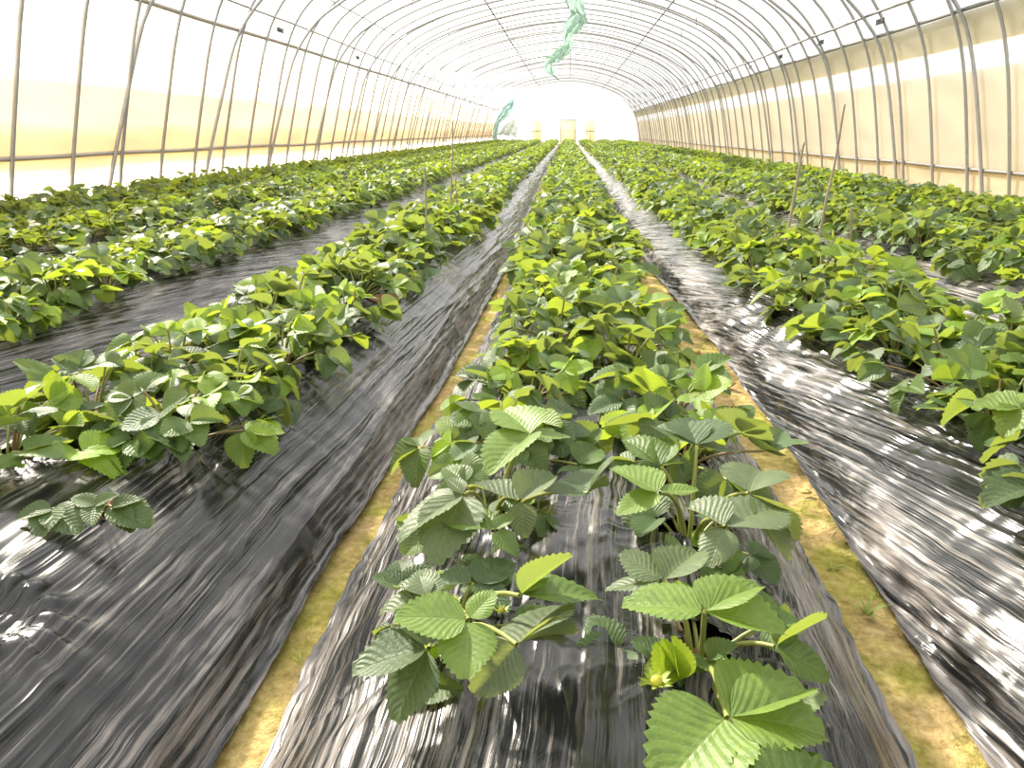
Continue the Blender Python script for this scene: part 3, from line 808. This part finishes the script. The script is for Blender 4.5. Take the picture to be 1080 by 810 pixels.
# films -----------------------------------------------------------------
OUT = arch_pts(.05)
def film_strip(sel, ys, amp=.0, seed=0, dx=0.0):
    G = np.zeros((len(ys), len(sel), 3)); G[:, :, 0] = sel[None, :, 0] + dx; G[:, :, 2] = sel[None, :, 1]; G[:, :, 1] = ys[:, None]
    if amp: G[:, :, 0] += amp * vn(ys[:, None] * .9, sel[None, :, 1] * 1.6, seed)
    return G
ysr = np.linspace(-3.2, 62.4, 126)
hl = OUT[:38]; hr = OUT[37:]
def wall_prof(z0, z1, left, n=14):
    zz = np.linspace(z0, z1, n); h = (hl if left else hr[::-1]); return np.stack([np.interp(zz, h[:30, 1], h[:30, 0]), zz], 1)
roof = np.vstack([wall_prof(2.42, 2.9, 1, 5), OUT[(OUT[:, 1] > 2.93)], wall_prof(2.42, 2.9, 0, 5)[::-1]])
o = MB().grid(film_strip(roof, ysr)).build('ceiling', M_FILM); tag(o, 'milky white film stretched over the arched greenhouse roof', 'greenhouse roof', kind='structure')
ysw = np.linspace(-3.2, 62.4, 250)
for left, nm, side, zb in ((1, 'wall_left', 'left', .745), (0, 'wall_right', 'right', .54)):
    o = MB().grid(film_strip(wall_prof(zb - .02, 2.42, left, 10), ysw)).build(nm, M_WFILM)
    tag(o, 'milky film of the %s greenhouse wall' % side, 'wall', kind='structure')
    o = MB().grid(film_strip(wall_prof(-.05, zb, left, 14), ysw, .03, 70 + left)).build('baseboard_' + side, M_SKIRT if left else M_TANSKIRT)
    tag(o, 'pale film skirt along the foot of the %s wall' % side, 'skirt', kind='structure')
def curtain(name, m, left, z0, z1, dx, label, seed, amp=.03, cat='curtain'):
    ys = np.linspace(-3, 62.2, 310); pr = wall_prof(z0, z1, left, 22)
    G = film_strip(pr, ys, amp, seed, dx)
    G[:, -1, 2] += .02 * vn(ys * .5, 0 * ys, seed + 3)
    return tag(MB().grid(G).build(name, m), label, cat)
sg = -1
curtain('side_curtain', M_CREAMTOP, 1, .70, 2.3, -.07, 'palest and tallest of the cream sheets along the left wall', 81)
curtain('side_curtain', M_CREAM, 1, .70, 1.62, -.13, 'cream woven sheet doubling the middle of the left wall', 82)
curtain('side_curtain', M_CREAMTOP, 1, .70, 1.12, -.17, 'lowest cream sheet along the left wall just above the foot rail', 85)
curtain('side_curtain', M_TAN, 0, .50, 1.74, .07, 'tan woven sheet hanging along the right wall above its foot rail', 83)
curtain('rolled_sheet', M_ROLL, 0, 2.02, 2.41, .05, 'olive band of gathered sheet along the top of the right wall', 84, .02)

# far end wall ------------------------------------------------------------
YE = 62.5
prof = OUT[(OUT[:, 1] > -.05)]
n = len(prof); V = np.vstack([np.stack([prof[:, 0], np.full(n, YE), prof[:, 1]], 1), [[0, YE, 1.0]]])
F = np.stack([np.arange(n), (np.arange(n) + 1) % n, np.full(n, n), np.full(n, -1)], 1)
o = MB().add(V, F).build('wall_back', M_FILM, smooth=False); tag(o, 'bright white film closing the far end of the greenhouse', 'wall', kind='structure')
def bars(name, segs, r, m, label, cat):
    b = MB()
    for p_, q_ in segs: b.tube([p_, q_], r, 6)
    return tag(b.build(name, m), label, cat)
ye = YE - .08
for i, x in enumerate((-2.75, -1.95, 1.35, 2.05, 3.3)):
    bars('end_post', [((x, ye, 0), (x, ye, 2.0 + .35 * (i in (1, 2))))], .028, M_STEEL, 'thin post in the far end wall, %s from the left' % ORD[i + 1], 'post')
bars('end_rail', [((-3.1, ye, 2.95), (3.0, ye, 2.95))], .03, M_STEEL, 'thin level bar high across the far end wall', 'rail')
bars('end_rail', [((-2.75, ye, 1.1), (2.1, ye, 1.1))], .022, M_STEEL, 'lower thin bar across the far end wall behind the door', 'rail')
d = MB(); d.box((0, ye - .06, .9), (1.02, .03, 1.8)); dd = d.build('door_1', M_YELLOW); tag(dd, 'pale yellow door in the middle of the far end wall', 'door', kind='structure')
f = MB()
for c, s in (((-.55, ye - .07, .92), (.07, .06, 1.84)), ((.55, ye - .07, .92), (.07, .06, 1.84)), ((0, ye - .07, 1.84), (1.17, .06, .07))): f.box(c, s)
f.build('door_frame', M_RAIL, dd)
for i, (x0, x1) in enumerate(((-2.7, -2.0), (1.38, 2.0))):
    b = MB(); b.box(((x0 + x1) / 2, ye - .03, .9), (x1 - x0, .02, 1.8)); wd = b.build('window_%d' % (i + 1), M_YELLOW)
    tag(wd, 'pale yellow pane beside the far door, on its %s' % ('left', 'right')[i], 'window', kind='structure')
    b = MB(); b.box(((x0 + x1) / 2, ye - .05, 1.02), (x1 - x0, .03, .05)); b.box(((x0 + x1) / 2, ye - .05, .9), (.05, .03, 1.8)); b.build('window_frame', M_RAIL, wd)

# hanging film ------------------------------------------------------------
def ribbon(P, wds, seed, twist, m=7, crush=1.0):
    P = np.asarray(P, float)
    t = np.linspace(0, len(P) - 1, 90); i0 = np.arange(len(P))
    Q = np.stack([np.interp(t, i0, P[:, k]) for k in range(3)], 1); W = np.interp(t, i0, wds)
    for _ in range(3): Q[1:-1] = .25 * Q[:-2] + .5 * Q[1:-1] + .25 * Q[2:]
    a = np.linspace(-1, 1, m * 2 + 1)
    ang = twist * np.sin(t * 1.7 + seed) + .5 * crush * vn(t * 2, 0 * t, seed)
    G = np.zeros((len(t), len(a), 3))
    for j, s in enumerate(a):
        fold = crush * (.22 * np.sin(s * 7 + t * 1.3) + .25 * vn(t * 4 + s * 3, s * 4 + 0 * t, seed + 1))
        G[:, j, 0] = Q[:, 0] + W * (s * np.cos(ang) + fold * .4) + .15 * crush * W * vn(t * 6, s * 3 + 0 * t, seed + 2)
        G[:, j, 1] = Q[:, 1] + W * fold * 1.4
        G[:, j, 2] = Q[:, 2] + W * (s * np.sin(ang) + fold * .7) + .18 * crush * W * vn(t * 5, s * 3 + 9 + 0 * t, seed + 3)
    return MB().grid(G)
zc = 4.12
pts = [at(x, y, zc) for x, y in ((602, -25), (602, -6), (607, 6), (612, 16), (605, 28), (600, 38), (599, 47), (592, 56), (583, 63), (577, 70))]
wd = [.24, .22, .22, .28, .26, .22, .20, .24, .30, .24]
tail = [pts[-1] + np.array([.25, .3, -.35]), pts[-1] + np.array([.6, .5, -.6])]
o = ribbon(pts + tail, wd + [.14, .10], 5, .6).build('hanging_film', M_TEAL)
tag(o, 'crumpled pale green strip of film dangling along the roof ridge', 'plastic strip')
def at_y(x, y, Y):
    d = CF + CR * (x - 540) / FPX - CU * (y - 405) / FPX
    return CAM + d * (Y / d[1])
o = ribbon([at_y(x, y, 52) for x, y in ((541, 104), (537, 112), (532, 120), (526, 128), (523, 137), (522, 147))], [.10, .32, .34, .22, .14, .14], 9, .3).build('hanging_film', M_DEEPTEAL)
tag(o, 'slanting teal strip of film at the far left corner', 'plastic strip')
o = ribbon([at_y(x, y, 54) for x, y in ((541, 125), (539, 131), (536, 138), (534, 143))], [.06, .36, .58, .66], 12, .05, crush=.3).build('hanging_film', M_GREYFILM)
tag(o, 'grey-green triangle of film beside the teal strip at the far left', 'plastic strip')

# ------------------------------------------------------------------ stakes
def stake(p0, p1, r, label, knots=5, seed=0, cane=True, twig=None):
    p0, p1 = np.asarray(p0, float), np.asarray(p1, float)
    n = 40; t = np.linspace(0, 1, n)
    P = p0 + (p1 - p0) * t[:, None]; L = np.linalg.norm(p1 - p0)
    P[:, 0] += .012 * L * vn(t * 3, 0 * t, seed); P[:, 1] += .012 * L * vn(t * 3, 0 * t + 5, seed)
    ph = np.abs(((t * knots + .5) % 1) - .5)
    R = r * (1.08 - .35 * t) * (1 + .28 * np.exp(-(ph / .05) ** 2))
    root = p0.copy()
    m = MB().tube(P - root, R, 8, T=(.27, .225, .165)); 
    o = m.build('bamboo_stake', M_BAMBOO); o.location = root
    if twig:
        for a, dv in twig:
            q = p0 + (p1 - p0) * a - root; MB().tube([q, q + np.array(dv) * .5 + [0, 0, .004], q + np.array(dv)], [r * .5, r * .4, r * .25], 6, T=(.24, .20, .14)).build('twig', M_BAMBOO, o)
    return tag(o, label, 'stake', 'bamboo stakes standing in the beds')
def stake_px(b, tpx, r, label, **kw):
    p0 = at(b[0], b[1], .24); p1 = at_y(tpx[0], tpx[1], p0[1] + kw.pop('dy', 0)); stake(p0, p1, r, label, **kw)
stake_px((451, 280), (447, 176), .0065, 'thin dark stake by itself among the plants, leftmost of the bamboo stakes', seed=1)
stake_px((474, 252), (478, 128), .0065, 'tallest thin stake of the close pair left of the centre bed', seed=2)
stake_px((484, 250), (480, 176), .006, 'shorter stake of the close pair left of the centre bed', seed=3)
stake_px((823, 280), (849, 150), .0085, 'brown bamboo stake leaning right, left one of the two tall right stakes', seed=4, twig=[(.80, (.02, .01, .05)), (.90, (-.015, 0, .03))])
stake_px((862, 270), (890, 110), .0085, 'tall pale bamboo stake leaning right with a bent tip', seed=5, twig=[(.75, (.012, .0, .02))])
stake_px((896, 274), (898, 219), .0095, 'short thick stake stub right of the tall leaning stakes', seed=6, knots=2)

# ------------------------------------------------------------------ furrow details
def weed(P, n, h, spread, rg, label, col=(.20, .28, .05)):
    b = MB()
    for k in range(n):
        a = rg.uniform(0, 6.28); ln = h * rg.uniform(.6, 1.2); e = np.array([math.cos(a), math.sin(a), 0]); s = np.array([-e[1], e[0], 0]) * .0035
        t = np.linspace(0, 1, 5)[:, None]
        c = e * .006 + e * spread * t ** 1.4 * rg.uniform(.5, 1.2) + np.array([0, 0, 1]) * ln * (t - .45 * t * t)
        G = np.stack([c - s * (1.05 - t), c + s * (1.05 - t)], 1)
        b.grid(G, T=np.array(col) * rg.uniform(.8, 1.3))
    o = b.build('grass_tuft', M_GRASS); o.location = P
    return tag(o, label, 'weed', 'grass tufts in the furrows')
weed(at(915, 648, -.004), 12, .05, .06, rng, 'small green grass tuft in the right furrow beside the centre bed')
weed(at(878, 600, -.004), 8, .025, .03, rng, 'tiny flat weed sprig in the right furrow above the grass tuft', (.25, .28, .05))
weed(at(318, 700, -.004), 7, .02, .03, rng, 'tiny yellow-green weed in the left furrow', (.34, .36, .07))
def clod(P, r, rg, label):
    u = np.linspace(0, PI, 8); v = np.linspace(0, 2 * PI, 13); U, Vv = np.meshgrid(u, v)
    k = 1 + .25 * np.sin(3 * U + P[0] * 90) * np.cos(2 * Vv + P[1] * 50) + .15 * np.cos(4 * Vv) * np.sin(U)
    G = np.stack([r * 1.2 * k * np.sin(U) * np.cos(Vv), r * k * np.sin(U) * np.sin(Vv), r * .6 * k * np.cos(U)], -1)
    o = MB().grid(G).build('soil_clod', M_CLOD); o.location = (P[0], P[1], P[2] + r * .35)
    return tag(o, label, 'clod', 'clods in the furrows')
for i, (x, y, r) in enumerate(((768, 407, .022), (748, 392, .016), (735, 372, .014), (789, 455, .012), (850, 520, .012), (498, 390, .02), (484, 415, .016), (470, 432, .013), (432, 497, .012))):
    side = 'right' if x > 600 else 'left'
    j = [1, 2, 3, 4, 5, 1, 2, 3, 4][i]; 
    order = {'right': [3, 2, 1, 4, 5], 'left': [1, 2, 3, 4]}[side][j - 1]
    clod(at(x, y, 0.0), r, rng, 'small sandy soil clod in the %s furrow, %s from the far end' % (side, ORD[order]))

# two withered leaves lying on the plastic
def dry_leaf(P, size, az, label, seed):
    rg = np.random.default_rng(seed); b = MB()
    for k in (-1.1, 0, 1.1):
        d = np.array([math.cos(az + k), math.sin(az + k), .15]); add_leaflet(b, 0, d * .008, d, np.array([.2, -.3, 1.0]), size, (.16, .065, .035), rg, fold=.9, droop=-.25, wide=.7)
    b.tube([(0, 0, .002), (-.03 * math.cos(az), -.03 * math.sin(az), .004), (-.06 * math.cos(az), -.06 * math.sin(az), 0)], .002, 5, T=(.2, .1, .05))
    o = b.build('withered_leaf', M_CROWN); o.location = P
    tag(o, label, 'dry leaf')
dry_leaf(at(404, 322, .30), .07, 2.0, 'withered reddish-brown leaf on the right edge of the first bed left of centre', 3)

# dry grass along the foot of the right wall and the left wall
def verge(x0, x1, n, h, label, seed, col):
    rg = np.random.default_rng(seed); b = MB()
    ys = rg.uniform(5.5, 40, n); xs = rg.uniform(x0, x1, n)
    for x, y in zip(xs, ys):
        a = rg.uniform(0, 6.28); e = np.array([math.cos(a), math.sin(a), 0]); ln = h * rg.uniform(.5, 1.3); s = np.array([-e[1], e[0], 0]) * .006
        t = np.linspace(0, 1, 4)[:, None]; c = np.array([x, y, -.02]) + e * ln * .5 * t ** 1.5 + np.array([0, 0, 1]) * ln * (t - .3 * t * t)
        b.grid(np.stack([c - s * (1.05 - t), c + s * (1.05 - t)], 1), T=np.array(col) * rg.uniform(.7, 1.25))
    tag(b.build('dry_grass', M_GRASS), label, 'grass', 'dry grass along the walls', 'stuff')
verge(4.55, 5.12, 2600, .30, 'dry yellow grass growing along the foot of the right wall', 5, (.42, .36, .12))
verge(-5.52, -5.40, 1200, .22, 'pale dry grass growing along the foot of the left wall', 6, (.45, .38, .15))

# ------------------------------------------------------------------ picture settings
vs = scene.view_settings
vs.view_transform = 'Standard'; vs.look = 'None'; vs.gamma = 1.0; vs.use_curve_mapping = False
vs.exposure = 0.55
scene.cycles.max_bounces = 8; scene.cycles.diffuse_bounces = 4; scene.cycles.glossy_bounces = 3
scene.cycles.transparent_max_bounces = 12; scene.cycles.transmission_bounces = 6
scene.cycles.caustics_reflective = False; scene.cycles.caustics_refractive = False
scene.cycles.use_denoising = True
scene.cycles.sample_clamp_indirect = 8.0
